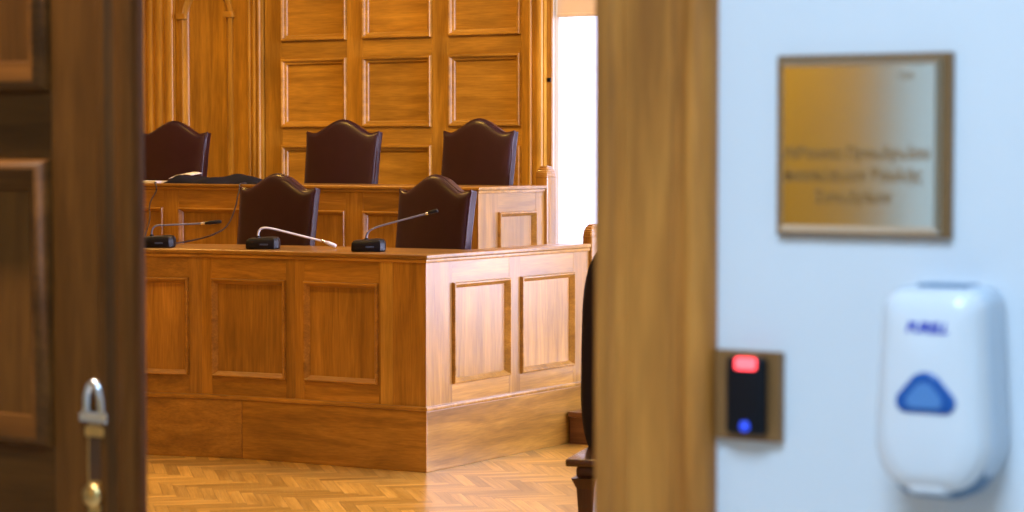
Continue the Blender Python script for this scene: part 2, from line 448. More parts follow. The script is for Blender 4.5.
# arched panel between the pilasters
ax0, ax1, zs = -10.645, -10.17, 2.42
arc = [(ax0, .46), (ax1, .46), (ax1, zs)]
rc, cxa = (ax1-ax0)/2, (ax0+ax1)/2
for k in range(1, 24): arc.append((cxa+rc*math.cos(PI*k/24), zs+rc*math.sin(PI*k/24)))
arc.append((ax0, zs))
bm = B(); FB.box(bm, -10.69, -10.025, .31, .46, -.028, 0, .002); obj('panelling_rail', bm, W_WALL['X'], wall_back, world=True)
bm = B(); FB.box(bm, -10.69, ax0, .46, ZT, -.028, 0, .002); obj('panelling_stile', bm, W_WALL['Z'], wall_back, world=True)
bm = B(); FB.box(bm, ax1, -10.03, .46, ZT, -.028, 0, .002); obj('panelling_stile', bm, W_WALL['Z'], wall_back, world=True)
sp = [(ax1, zs)]+[(cxa+rc*math.cos(PI*k/24), zs+rc*math.sin(PI*k/24)) for k in range(1, 24)]+[(ax0, zs), (ax0, ZT), (ax1, ZT)]
bm = B(); FB.fill(bm, sp[::-1], -.028, -.001); obj('arch_spandrel', bm, W_WALL['Z'], wall_back, world=True)
bm = B(); FB.fill(bm, inset_poly(arc, .03), -.026, -.014); ap = obj('arched_panel', bm, W_WALL['Z'], wall_back, world=True)
bm = B(); FB.mould(bm, arc, [(-.004, 0), (-.003, .016), (.004, .02), (.03, .02), (.036, .012), (.05, .006), (.06, -.004), (.064, -.014)])
obj('panel_moulding', bm, W_WALL['Z'], ap, world=True, smooth=40)
for q in (ax0+.02, ax1-.022):
    bm = B(); FB.box(bm, q-.04, q+.04, zs-.02, zs+.02, .001, .032, .004); obj('impost_block', bm, W_WALL['X'], ap, world=True)
pb('panelling_cornice', -11.05, -7.60, ZT, ZT+.12, -.028, .05, 'X', .01)

# ------------------------------------------------------------------ doorway trim and door leaf
bm = B()
def casing(a0, a1, side):
    pr = [(0, 0), (0, .022), (.006, .028), (.028, .028), (.034, .022), (.05, .022), (.054, .026), (.132, .026), (.138, .020), (.150, .020), (.158, .030), (.172, .034), (.186, .032), (.196, .024), (.2, .012), (.2, 0)]
    pts = [((a0+t*(a1-a0)/.2) if side > 0 else (a1-t*(a1-a0)/.2), YF0-h) for t, h in pr]
    rings(bm, [[(x, y, z) for x, y in pts] for z in (0, DZ+.2)])
casing(-1.680, -1.490, 1)
t1 = struct('trim_1', bm, W_CASE, smooth=40)
bm = B(); casing(-3.95, -3.72, -1); struct('trim_2', bm, W_CASE, smooth=40)
bm = B(); box(bm, DX0-.02, DX1+.02, YF0-.03, YF0, DZ, DZ+.2, .006); struct('trim_3', bm, W_CASE)
bm = B(); box(bm, DX1+.004, DX1+.035, YF0-.004, YF1+.03, 0, DZ, .004); struct('trim_4', bm, W_CASE)
bm = B(); box(bm, DX0, DX0+.03, YF0-.004, YF1+.03, 0, DZ, .004); struct('trim_5', bm, W_CASE)

YD = 2.95
dx1, dx0 = -2.752, -3.68
door = thing('door_1', None, None, (dx0, YD, 0), kind='structure')
FD = Frame((0, YD, 0), (1, 0, 0), (0, -1, 0))
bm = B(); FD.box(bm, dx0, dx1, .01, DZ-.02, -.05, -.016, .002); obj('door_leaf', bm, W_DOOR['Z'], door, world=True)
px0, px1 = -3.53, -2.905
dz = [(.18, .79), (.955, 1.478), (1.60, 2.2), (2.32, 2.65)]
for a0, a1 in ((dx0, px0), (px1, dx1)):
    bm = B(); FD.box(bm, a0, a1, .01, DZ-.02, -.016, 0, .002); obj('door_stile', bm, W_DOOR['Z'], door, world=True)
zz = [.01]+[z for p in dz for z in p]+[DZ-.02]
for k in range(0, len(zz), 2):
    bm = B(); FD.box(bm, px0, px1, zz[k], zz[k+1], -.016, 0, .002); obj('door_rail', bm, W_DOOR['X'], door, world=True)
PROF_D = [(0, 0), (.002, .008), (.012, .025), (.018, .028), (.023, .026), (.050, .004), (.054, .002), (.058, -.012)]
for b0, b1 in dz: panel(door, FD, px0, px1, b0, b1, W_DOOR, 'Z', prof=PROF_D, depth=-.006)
# meeting bead on the free edge
bm = B()
pts = [(-2.785, 0), (-2.785, .008), (-2.778, .014), (-2.762, .014), (-2.754, .006), (-2.746, .004), (-2.736, .012), (-2.716, .014), (-2.703, .010), (-2.698, .0), (-2.698, -.018), (-2.7515, -.018), (-2.7515, 0)]
rings(bm, [[FD.p(x, z, h) for x, h in pts] for z in (.01, DZ-.02)])
obj('meeting_bead', bm, W_DOOR['Z'], door, world=True, smooth=40)
# brass bolt with a chrome loop
bx = -2.793
bolt = obj('bolt_plate', (lambda b: (FD.box(b, bx-.026, bx+.026, .70, 1.005, 0, .005, .002), b)[1])(B()), M_BRASS2, door, world=True)
bm = B(); FD.box(bm, bx-.019, bx+.019, .905, .985, .005, .008, .001); obj('bolt_recess', bm, W_DARK, bolt, world=True, label='dark slot in the bolt plate')
bm = B(); FD.box(bm, bx-.024, bx+.024, .984, 1.003, .004, .015, .004, 3); obj('bolt_collar', bm, M_BRASS2, bolt, world=True)
bm = B(); FD.box(bm, bx-.034, bx+.034, 1.008, 1.030, 0, .02, .007, 3); obj('bolt_guide', bm, M_CHROME, bolt, world=True, label='chrome guide block')
bm = B(); tube(bm, [FD.p(bx+.018*math.cos(a), 1.030+.05*max(0, math.sin(a))**.8, .012+.002*math.sin(a)) for a in [PI*(k/8) for k in range(9)]], .009, 12, 4)
obj('bolt_loop', bm, M_CHROME, bolt, world=True, smooth=60, label='chrome loop handle')
bm = B(); lathe(bm, [(.0, .026), (.014, .025), (.021, .021), (.023, .015), (.020, .010), (.014, .006), (.013, 0)][::-1], FD.p(bx, .880, .004), 20, 'Y')
obj('bolt_knob', bm, M_BRASS2, bolt, world=True, smooth=60)

# ------------------------------------------------------------------ dais
bm = B()
prism(bm, [(-5.935, 9.676), (-3.2, 9.676), (-3.2, 12.12), (-5.935, 12.12)], 0, .135)
box(bm, -5.935, -3.2, 9.655, 12.12, .135, .163, .006)
d = struct('step_1', bm, W_STEP)
bm = B(); box(bm, -13.1, -6.0, 10.03, 12.12, 0, .31, .004); box(bm, -5.925, -4.9, 10.03, 12.12, .1635, .31, .004)
struct('dais', bm, W_DESK['X'])

# ------------------------------------------------------------------ front desk
HZ = 1.005
K = [Vector(p) for p in ((-8.75, 7.82), (-7.2, 8.318), (-6.68, 8.392), (-5.955, 8.444))]
fd = thing('court_bench', 'long oak court bench in front, with panelled face, deep plinth and three microphones on top', 'desk', (-6.9, 8.8, 0))
segF = []
for a, b in zip(K, K[1:]):
    u = (b-a).normalized(); segF.append((Frame((a.x, a.y, 0), (u.x, u.y, 0), (u.y, -u.x, 0)), (b-a).length))
sideF = Frame((-5.955, 8.444, 0), (0, 1, 0), (1, 0, 0)); SL = 9.895-8.444
def fpart(F, name, a0, a1, b0, b1, c0, c1, ax, bev=.0015, parent=None, W=W_DESK):
    bm = B(); F.box(bm, a0, a1, b0, b1, c0, c1, bev); return obj(name, bm, W[ax], parent or fd, world=True)
PZ0, PZ1, BZ0, BZ1 = .390, .866, .30, .967
def bays(F, L, spec, side=False, b=(BZ0, PZ0, PZ1, BZ1), parent=None):
    """spec: panel spans along the face; stiles between them, rails above and below each"""
    gx = 'Y' if side else 'X'
    e = [0]+[x for s_ in spec for x in s_]+[L]
    fpart(F, 'backing_board', .031, L-.031, b[0]-.02, b[3], -.055, -.0285, 'Z', 0, parent)
    for k in range(0, len(e), 2): fpart(F, 'stile', e[k]+.0004, e[k+1]-.0004, b[0]-.02, b[3], -.0282, 0, 'Z', .001, parent)
    for a0, a1 in spec:
        fpart(F, 'rail', a0, a1, b[2], b[3], -.0282, -.0006, gx, .001, parent)
        fpart(F, 'rail', a0, a1, b[0]-.02, b[1], -.0282, -.0006, gx, .001, parent)
        panel(parent or fd, F, a0, a1, b[1], b[2], W_DESK, 'Z')
def sx_(F, x): return (x-F.o.x)/F.u.x
F0, F1, F2 = (s_[0] for s_ in segF)
bays(F0, segF[0][1], [(.26, .86), (sx_(F0, -7.80), sx_(F0, -7.262))])
bays(F1, segF[1][1], [(sx_(F1, -7.140), sx_(F1, -6.730))])
bays(F2, segF[2][1]-.0, [(sx_(F2, -6.628), sx_(F2, -6.212))])
bm = B(); F2.box(bm, sx_(F2, -6.200), sx_(F2, -6.134), BZ0, BZ1, -.002, .0025, .001); obj('corner_strip', bm, W_STRIP, fd, world=True, label='paler oak strip beside the bench corner')
bays(sideF, SL, [(.212, .700), (.800, 1.297)], True)
# plinth: polyline of its own, with a rounded ledge
PK = [Vector(p) for p in ((-8.75, 7.78), (-6.965, 8.336), (-5.945, 8.432))]
def band(pts, out, z0, z1, bev=.003):
    """solid band standing along a polyline, 'out' beyond it and .06 behind it"""
    n = len(pts); fr, bk = [], []
    for i in range(n):
        d1 = (pts[i]-pts[max(i-1, 0)]) if i else (pts[1]-pts[0]); d2 = (pts[min(i+1, n-1)]-pts[i]) if i < n-1 else d1
        if i == 0: d1 = d2
        n1 = Vector((d1.y, -d1.x)).normalized(); n2 = Vector((d2.y, -d2.x)).normalized()
        m = n1+n2; m = m/m.dot(n1)
        fr.append(pts[i]+m*out); bk.append(pts[i]-m*.06)
    bm = B(); prism(bm, [tuple(p) for p in fr+bk[::-1]], z0, z1, bev); return bm
def seg_band(name, a, b, out, z0, z1, ax, bev=.003):
    obj(name, band([a, b], out, z0, z1, bev), W_DESK[ax], fd, world=True)
seg_band('plinth_board', PK[0], PK[1], .0, .0, .283, 'X')
seg_band('plinth_board', PK[1]+Vector((.0015, 0)), PK[2], .0, .0, .283, 'X')
seg_band('plinth_board', Vector((-5.945, 8.434)), Vector((-5.945, 9.893)), .0, .0, .283, 'Y')
obj('plinth_ledge', band([PK[0], PK[1], PK[2], Vector((-5.945, 9.893))], .008, .283, .303, .007), W_DESK['X'], fd, world=True, smooth=40)
# worktop with nosing and a small bed moulding
front = [Vector(k) for k in K]+[Vector((-5.955, 9.893))]
obj('bed_moulding', band(front, .010, .967, .984, .006), W_DESK['X'], fd, world=True, smooth=40)
def outset(pts, t):
    n = len(pts); o = []
    for i in range(n):
        d1 = pts[max(i, 1)]-pts[max(i, 1)-1]; d2 = pts[min(i, n-2)+1]-pts[min(i, n-2)]
        n1 = Vector((d1.y, -d1.x)).normalized(); n2 = Vector((d2.y, -d2.x)).normalized(); m = n1+n2
        o.append(pts[i]+m/m.dot(n1)*t)
    return o
fo = outset(front, .016)
fo[-1] = Vector((fo[-1].x, 9.892))
back = [Vector((-6.09, 9.892)), Vector((-6.09, 9.0)), Vector((-6.75, 8.955)), Vector((-7.35, 8.86)), Vector((-8.9, 8.36))]
bm = B(); prism(bm, [tuple(p) for p in fo+back], .984, HZ, .006, 3); obj('worktop', bm, W_DESK['X'], fd, world=True, smooth=40)

def end_post(parent, x0, x1, y0, y1, z0, ztop):
    """upright with a stepped, rounded head"""
    xc, yc, hx, hy = (x0+x1)/2, (y0+y1)/2, (x1-x0)/2, (y1-y0)/2
    h = .062; zc = ztop-h
    lev = [(1, z0), (1, zc-.006), (1.06, zc-.004), (1.06, zc)]
    n = 5
    for k in range(n):
        s0 = math.sqrt(max(0, 1-(k/n)**2)); s1 = math.sqrt(max(.02, 1-((k+1)/n)**2))
        za, zb = zc+h*k/n, zc+h*(k+1)/n
        lev += [(s0*.97, za+.001), (s0*.985, (za+zb)/2), ((s0+s1)/2*.99, zb-.001)]
    def ring(s_, z):
        pts = []
        for sx, sy in ((-1, -1), (1, -1), (1, 1), (-1, 1)):
            r_ = min(hx, hy)*s_*.35 if z > zc-.01 else .003
            for q in range(4):
                a = math.atan2(sy, sx)-PI/4+PI/2*q/3
                pts.append((xc+sx*(hx*s_-r_)+r_*math.cos(a), yc+sy*(hy*s_-r_)+r_*math.sin(a), z))
        return pts
    bm = B(); rings(bm, [ring(s_, z) for s_, z in lev])
    return obj('end_post', bm, W_DESK['Z'], parent, world=True, smooth=30)
end_post(fd, -5.995, -5.938, 9.895, 10.02, .02, 1.105)

# ------------------------------------------------------------------ rear desk on the dais
rd = thing('court_bench', 'raised oak court bench on the dais behind the front bench, dark cloth lying on it', 'desk', (-8.6, 10.5, .31))
RX, RY, RZ = -6.9, 10.285, 1.280
FR = Frame((0, RY, 0), (1, 0, 0), (0, -1, 0))
sideR = Frame((RX, RY, 0), (0, 1, 0), (1, 0, 0))
def rbays(F, x0, L, spec, side=False):
    G = Frame(F.p(x0, 0, 0), F.u, F.n)
    bays(G, L-x0, [(a-x0, b-x0) for a, b in spec], side, (.55, .64, 1.136, 1.243), rd)
rbays(FR, -11.0, RX, [(-10.45, -9.89), (-9.76, -9.195), (-9.075, -8.515), (-8.375, -7.815), (-7.690, -7.125)])
rbays(sideR, 0, .682, [(.197, .585)], True)
obj('plinth_board', band([Vector((-11.0, RY-.008)), Vector((RX+.008, RY-.008)), Vector((RX+.008, RY+.682))], .012, .312, .535), W_DESK['X'], rd, world=True)
rfront = [Vector((-11.0, RY)), Vector((RX, RY)), Vector((RX, RY+.682))]
obj('bed_moulding', band(rfront, .010, 1.243, 1.261, .006), W_DESK['X'], rd, world=True, smooth=40)
ro = outset(rfront, .022)
bm = B(); prism(bm, [tuple(p) for p in ro+[Vector((-7.05, RY+.682)), Vector((-7.05, RY+.52)), Vector((-11.0, RY+.52))]], 1.261, RZ, .006, 3)
obj('worktop', bm, W_DESK['X'], rd, world=True, smooth=40)
end_post(rd, -6.965, -6.880, RY+.682, RY+.787, .312, 1.392)

# ------------------------------------------------------------------ leather chairs
def make_chair():
    r = thing('leather_chair', 'x', 'chair')
    h, w = .86, .55
    def hw(v): return w/2*(.925+.055*v+.02*max(0, (v-.86)/.14)**2)
    def top(u):
        q = abs(u); f = .5+.5*math.cos(PI*min(1, q/.77))
        ear = .012*max(0, (q-.80)/.2)**1.5
        return h-.085+.085*f**.74+ear
    nu, nv = 44, 40
    def pt(u, v, side):
        eu = (1-abs(u)**9)**.5; ev = (1-abs(2*v-1)**22)**.5
        e = min(eu, 1)*min(ev, 1)
        if side: y = -.016-.026*e-.022*(1-u*u)*math.sin(PI*min(1, .12+v*.85))
        else: y = .022+.022*e
        return (u*hw(v), y, v*top(u))
    def grid(side):
        return [[pt(math.sin(PI/2*(2*i/nu-1)*.999)/math.sin(PI/2*.999), .5-.5*math.cos(PI*j/nv), side) for i in range(nu+1)] for j in range(nv+1)]
    M = Matrix.Translation((0, .235, .50)) @ Matrix.Rotation(R(-7), 4, 'X')
    bm = B(); G = [[[bm.verts.new(p) for p in row] for row in grid(s_)] for s_ in (1, 0)]
    for g_ in G:
        for j in range(nv):
            for i in range(nu): bm.faces.new((g_[j][i], g_[j][i+1], g_[j+1][i+1], g_[j+1][i]))
    loop = [(0, i) for i in range(nu)]+[(j, nu) for j in range(nv)]+[(nv, i) for i in range(nu, 0, -1)]+[(j, 0) for j in range(nv, 0, -1)]
    for k, (j, i) in enumerate(loop):
        j2, i2 = loop[(k+1) % len(loop)]
        bm.faces.new((G[0][j][i], G[0][j2][i2], G[1][j2][i2], G[1][j][i]))
    rim = [M @ (Vector(G[0][j][i].co)*1.0) for j, i in loop[::2]]
    bmesh.ops.transform(bm, matrix=M, verts=bm.verts)
    bk = obj('backrest', bm, M_LEATHER, r, smooth=65)
    bm = B(); tube(bm, rim+[rim[0]], .006, 6, 2); obj('piping', bm, M_LEATHER_EDGE, bk, smooth=60)
    bm = B(); box(bm, -.27, .27, -.27, .225, .43, .53, .035, 4); obj('seat', bm, M_LEATHER, r, smooth=50)
    bm = B(); box(bm, -.255, .255, -.255, .245, .37, .43, .006); obj('seat_frame', bm, W_DARK, r)
    for sx in (-1, 1):
        for y, ty in ((-.225, -.235), (.215, .28)):
            bm = B(); rings(bm, [[(sx*.225+a*s, yy+b*s, z) for a, b in ((-1, -1), (1, -1), (1, 1), (-1, 1))] for z, s, yy in ((0, .015, ty), (.2, .02, (y+ty)/2), (.372, .026, y))])
            obj('leg', bm, W_DARK, r)
    return r
def dup(root, loc, rz, label):
    r = root.copy(); COL.objects.link(r); r.location = loc; r.rotation_euler = (0, 0, rz); r['label'] = label
    for ch in list(root.children):
        c = ch.copy(); COL.objects.link(c); c.parent = r
        for g_ in ch.children:
            d_ = g_.copy(); COL.objects.link(d_); d_.parent = c
    return r
chairs = [
    (-7.611, 9.07, 0, -5, 'dark leather chair behind the front bench with the bright metal microphone before it'),
    (-6.63, 9.07, 0, -14, 'dark leather chair nearest the corner of the front bench, beside the angled black microphone'),
    (-9.83, 10.80, .31, 3, 'leather chair behind the rear bench beside the arched panel, dark cloth before it'),
    (-8.46, 10.80, .31, 1, 'middle leather chair of the raised rear bench, standing in front of the square oak panels'),
    (-7.49, 10.80, .31, -7, 'leather chair of the raised rear bench nearest the bright window'),
]
c0 = make_chair()
for k, (x, y, z, a, lab) in enumerate(chairs):
    if k == 0:
        c0.location = (x, y, z); c0.rotation_euler = (0, 0, R(a)); c0['label'] = lab; o = c0
    else: o = dup(c0, (x, y, z), R(a), lab)
    o['group'] = 'leather chairs behind the front bench' if k < 2 else 'leather chairs behind the rear bench'

# dark chair beside the doorway, mostly behind the casing
sc = thing('side_chair', 'dark upholstered chair with polished wooden seat, half hidden behind the door casing', 'chair', (-3.748, 6.663, 0), R(18))
bm = B(); prism(bm, [(-.27, -.18), (.27, -.18), (.27, .18), (-.27, .18)], .425, .452, .010, 3); obj('seat', bm, W_SEAT, sc, smooth=40)
bm = B(); prism(bm, [(-.24, -.155), (.24, -.155), (.24, .18), (-.24, .18)], .385, .4255, .012, 2); obj('seat_rail', bm, W_DARK, sc)
out = []
for k in range(48):
    a = 2*PI*k/48
    out.append((.315*math.copysign(abs(math.cos(a))**.5, math.cos(a)), .43+.43*math.copysign(abs(math.sin(a))**.5, math.sin(a))))
bm = B(); rings(bm, [[(x*s, y, .43+(z-.43)*s) for x, z in out] for s, y in ((.9, .03), (1, .015), (1, -.015), (.95, -.03), (.8, -.04), (.3, -.046))])
bmesh.ops.transform(bm, matrix=Matrix.Translation((0, .232, .34)) @ Matrix.Rotation(R(-4), 4, 'X'), verts=bm.verts)
obj('backrest', bm, M_NAVY, sc, smooth=50)
for sx in (-1, 1):
    for y in (-.13, .15):
        bm = B(); rings(bm, [[(sx*(.205+dx)+a*s, y+b*s, z) for a, b in ((-1, -1), (1, -1), (1, 1), (-1, 1))] for z, s, dx in ((0, .018, 0), (.25, .024, 0), (.35, .03, 0), (.386, .042, .004))])
        obj('leg', bm, W_DARK, sc)

# ------------------------------------------------------------------ microphones on the front bench
def mic(loc, rz, neck, head, label, neck_mat, r_neck=.0042, collar=True):
    """neck: path in local coordinates (x along the picture's right), head: (end point) of the capsule"""
    t = thing('desk_microphone', label, 'microphone', loc, rz, 'desk microphones on the front bench')
    bm = B()
    o = [(-.078, -.05), (-.06, -.062), (.06, -.062), (.08, -.045), (.084, 0), (.08, .045), (.06, .06), (-.06, .06), (-.078, .05)]
    o = [(x, y) for x, y in o]
    def rg(s, z, dx=0): return [(x*s+dx, y*s, z+(.006 if x > .05 and z > .02 else 0)) for x, y in o]
    rings(bm, [rg(.94, .0), rg(1, .006), rg(1, .026), rg(.97, .04), rg(.88, .05), rg(.7, .054)])
    b = obj('base', bm, M_BLACK, t, smooth=35)
    bm = B(); box(bm, -.01, .03, -.0635, -.058, .018, .027, .002); obj('button', bm, M_BUTTON, b)
    bm = B(); x, y, z = neck[0]; lathe(bm, [(.011, 0), (.011, .014), (.008, .022)], (x, y, z-.008), 14); obj('neck_socket', bm, M_BLACK, b)
    bm = B(); tube(bm, neck, r_neck, 10, 6); obj('gooseneck', bm, neck_mat, t, smooth=60)
    p, q = Vector(neck[-1]), Vector(head); dv = q-p
    bm = B(); tube(bm, [p-dv*.15, p+dv*.12, p+dv*.3, p+dv*.85, q], .008, 12, 3, radii=[.0055, .0075, .010, .010, .006]); h_ = obj('capsule', bm, M_BLACK if neck_mat is not M_NECK_LIT else M_NECK_LIT, t, smooth=60)
    bm = B(); tube(bm, [p-dv*.3, p-dv*.05], .0068, 12, 2); obj('capsule_collar', bm, M_CHROME, h_, smooth=60, label='bright metal collar')
    return t
c33, s33 = math.cos(R(-33)), math.sin(R(-33))
yaw = R(33)
HM = HZ+.0008
mic((-6.97, 8.51, HM), yaw, [(-.024, 0, .05), (-.022, 0, .080), (-.006, 0, .099), (.035, 0, .099), (.136, 0, .075), (.30, 0, .034)], (.356, 0, .012),
    'black desk microphone whose bright metal neck bends down to touch the worktop', M_NECK_LIT, .0055)
mic((-6.385, 8.58, HM), yaw, [(-.009, 0, .05), (-.006, 0, .082), (.033, 0, .112), (.151, 0, .146), (.285, 0, .181)], (.33, 0, .194),
    'black desk microphone with its thin neck raised, near the bench corner', M_NECK, .0045)
mic((-7.51, 8.36, HM), yaw, [(-.034, 0, .05), (-.032, 0, .085), (-.012, 0, .106), (.03, 0, .109), (.163, 0, .115), (.232, 0, .119)], (.31, 0, .127),
    'black desk microphone next to the dark door leaf, neck bent level', M_NECK, .0045)

# cables drooping from the rear bench to the left microphone
def cable(label, pts, r=.0045):
    bm = B(); tube(bm, pts, r, 8, 8)
    return tag(obj('cable', bm, M_CABLE, smooth=60), label, 'cable', 'microphone cables')
cable('thin black cable drooping in a long curve from rear bench edge to the microphone',
      [(-8.56, 10.30, RZ+.006), (-8.57, 10.275, RZ+.0055), (-8.57, 10.2555, 1.2835), (-8.57, 10.247, 1.272), (-8.565, 10.24, 1.247), (-8.545, 10.20, 1.207), (-8.49, 10.12, 1.162), (-8.385, 9.95, 1.087), (-8.261, 9.75, 1.045), (-8.121, 9.5, 1.023),
       (-7.978, 9.25, 1.014), (-7.778, 8.9, 1.012), (-7.64, 8.62, 1.012), (-7.57, 8.455, 1.0115)])
cable('short black cable hanging beside the door leaf edge down to the microphone',
      [(-9.26, 10.288, RZ+.006), (-9.255, 10.275, RZ+.0055), (-9.24, 10.2555, 1.2835), (-9.225, 10.247, 1.272), (-9.215, 10.242, 1.255), (-9.20, 10.22, 1.23), (-9.05, 10.0, 1.165), (-8.6, 9.5, 1.09), (-8.0, 8.8, 1.03), (-7.74, 8.54, 1.0125), (-7.62, 8.415, 1.0118)])

# ------------------------------------------------------------------ on the rear bench
def lump(loc, lx, ly, h, seed, n=26, m=8):
    rnd = random.Random(seed); ph = [rnd.uniform(0, 6.3) for _ in range(8)]
    bm = B(); V = []
    for i in range(n+1):
        u = i/n; row = []
        for j in range(m+1):
            v = j/m
            e = (1-abs(2*v-1)**2.6)*(1-abs(2*u-1)**5)
            z = h*e*(.62+.25*math.sin(7*u+ph[0]+2*v)+.2*math.sin(17*u+ph[1])*math.cos(5*v+ph[2])) * (1.25-.75*u)
            row.append(bm.verts.new((loc[0]+(u-.5)*lx, loc[1]+(v-.5)*ly*(1+.15*math.sin(9*u+ph[3])), loc[2]+max(z, .002))))
        V.append(row)
    for i in range(n):
        for j in range(m): bm.faces.new((V[i][j], V[i+1][j], V[i+1][j+1], V[i][j+1]))
    res = bmesh.ops.extrude_face_region(bm, geom=bm.faces[:])
    for v in res['geom']:
        if isinstance(v, bmesh.types.BMVert): v.co.z = loc[2]+.0008
    return bm
tag(obj('folded_cloth', lump((-8.83, 10.40, RZ), .80, .18, .085, 3), M_CLOTH, smooth=60), 'crumpled dark navy cloth lying along the rear bench top', 'cloth')
pp = B(); rings(pp, [[(-9.46+x, 10.30+y, RZ+.0012+h) for x, y in ((0, 0), (.20, -.02), (.22, .12), (.02, .14))] for h in (0, .012)])
tag(obj('paper_stack', pp, M_PAPER), 'white sheaf of paper on the rear bench beside the dark door leaf', 'paper')
pp = B(); n_ = 10
rings(pp, [[(-9.30+.18*i/n_, 10.50+dy, RZ+.002+hh+.05*math.sin(PI*(.15+.5*i/n_))) for dy, hh in ((-.05, 0), (.05, .012), (.05, .015), (-.05, .003))] for i in range(n_+1)])
tag(obj('folded_paper', pp, M_PAPER), 'curled white paper lying behind the paper sheaf on the rear bench', 'paper')
pl = thing('cable_plug', 'small dark cable plug at the right end of the navy cloth', 'plug', (-8.40, 10.36, RZ+.001))
bm = B(); lathe(bm, [(.008, -.05), (.013, -.045), (.013, .03), (.009, .05)], (0, 0, .0135), 14, 'X'); obj('plug_body', bm, M_BLACK, pl, smooth=40)
bm = B(); lathe(bm, [(.008, .051), (.008, .075)], (0, 0, .0135), 12, 'X'); obj('plug_tip', bm, M_CHROME, pl, smooth=40)

# ------------------------------------------------------------------ corridor wall: plaque, card reader, dispenser
FW = Frame((0, YF0, 0), (1, 0, 0), (0, -1, 0))
pq = thing('wall_plaque', 'square brushed brass name plaque with three engraved lines on the white wall', 'plaque', (-1.265, YF0, 1.378))
bm = B(); FW.box(bm, -1.393, -1.137, 1.378, 1.626, 0, .012, .002); obj('backing_board', bm, M_BACKING, pq, world=True, label='brown backing board')
bm = B(); P = rect(-1.388, -1.149, 1.384, 1.619)
rings(bm, [[FW.p(q[0], q[1], h) for q in inset_poly(P, t)] for t, h in ((0, .012), (0, .0145), (.0085, .019))])
plate = obj('brass_plate', bm, M_BRASS, pq, world=True)
def wall_text(s, size, x, z, h, mat, parent, name, sxl=None, shear=0, offset=0, FWc=FW):
    bm = text_bm(s, size, .0003, shear, offset)
    xs = [v.co.x for v in bm.verts]; w = max(xs)-min(xs)
    k = (sxl/w) if sxl else 1
    M = Matrix(((k, 0, 0, x-min(xs)*k), (0, 0, -1, FWc.o.y-h), (0, 1, 0, z), (0, 0, 0, 1)))
    bmesh.ops.transform(bm, matrix=M, verts=bm.verts)
    return obj(name, bm, mat, parent, world=True, recalc=False)
for s_, x, w_, z in (('Αίθουσα Προεδρείου', -1.378, .214, 1.484), ('Διασκέψεων Βουλής', -1.378, .204, 1.454), ('Συνεδρίων', -1.331, .113, 1.424)):
    wall_text(s_, .023, x, z, .0196, M_ENGR, plate, 'engraved_line', w_, offset=.0006)
wall_text('150', .012, -1.208, 1.591, .0196, M_ENGR, plate, 'engraved_number', .02)

cr = thing('wall_mounted_card_reader', 'black card reader with a red light on a brown wooden backplate', 'card reader', (-1.437, YF0, 1.085))
bm = B(); FW.box(bm, -1.486, -1.3835, 1.088, 1.2145, 0, .014, .003); obj('backplate', bm, M_READERPL, cr, world=True, label='brown wooden backplate')
bm = B(); FW.box(bm, -1.4605, -1.4015, 1.098, 1.207, .014, .034, .008, 3); rb = obj('reader_body', bm, M_BLACK, cr, world=True, smooth=40)
bm = B(); FW.box(bm, -1.444, -1.412, 1.190, 1.2065, .030, .0365, .005, 3); obj('status_light', bm, M_LEDR, rb, world=True, label='glowing red light bar')
bm = B(); lathe(bm, [(.0075, 0), (.0075, .003), (.005, .005)], FW.p(-1.4285, 1.111, .0335), 16, 'Y'); obj('indicator', bm, M_LEDB, rb, world=True, label='small blue light')

dp = thing('hand_sanitizer_dispenser', 'white wall mounted hand sanitizer dispenser with teal sensor window', 'dispenser', (-1.15, YF0, 1.045))
cxd = -1.133
def outline(top, bot, wt, wm, wb, n=10):
    """rounded silhouette, CCW from the lower left"""
    pts = []
    def corner(cx_, cz_, rx, rz_, a0, a1):
        for k in range(n+1):
            a = a0+(a1-a0)*k/n; pts.append((cx_+rx*math.cos(a), cz_+rz_*math.sin(a)))
    corner(-wb/2+.0, bot+.07, (wm-wb)/2, .07, PI, 1.5*PI)
    corner(wb/2, bot+.07, (wm-wb)/2, .07, 1.5*PI, 2*PI)
    corner(wt/2-.028, top-.026, .028, .026, 0, PI/2)
    corner(-wt/2+.028, top-.026, .028, .026, PI/2, PI)
    return [(cxd+x, z) for x, z in pts]
O = outline(1.318, 1.048, .140, .158, .055)
cz = 1.185
def orr(s, h, sz=None): return [FW.p(cxd+(x-cxd)*s, cz+(z-cz)*(sz or s), h) for x, z in O]
bm = B(); rings(bm, [orr(.97, 0), orr(1, .006), orr(1, .055), orr(.985, .066)]); obj('housing', bm, M_DISPSIDE, dp, world=True, smooth=40)
bm = B(); rings(bm, [orr(.975, .058, .985), orr(.965, .075, .975), orr(.93, .090, .955), orr(.84, .099, .91), orr(.6, .104, .75), orr(.2, .106, .3)])
cov = obj('front_cover', bm, M_DISP, dp, world=True, smooth=60)
bm = B(); FW.box(bm, cxd-.030, cxd+.042, 1.314, 1.3205, .018, .062, .003); obj('lock_slot', bm, M_SHADEP, cov, world=True)
tri = []
for (x, z, r_, a0, a1) in ((-.026, 1.170, .015, .72*PI, 1.5*PI), (.026, 1.170, .015, 1.5*PI, 2.28*PI), (0, 1.182, .027, .28*PI, .72*PI)):
    for k in range(9):
        a = a0+(a1-a0)*k/8; tri.append((cxd+.002+x+r_*math.cos(a), z+r_*math.sin(a)))
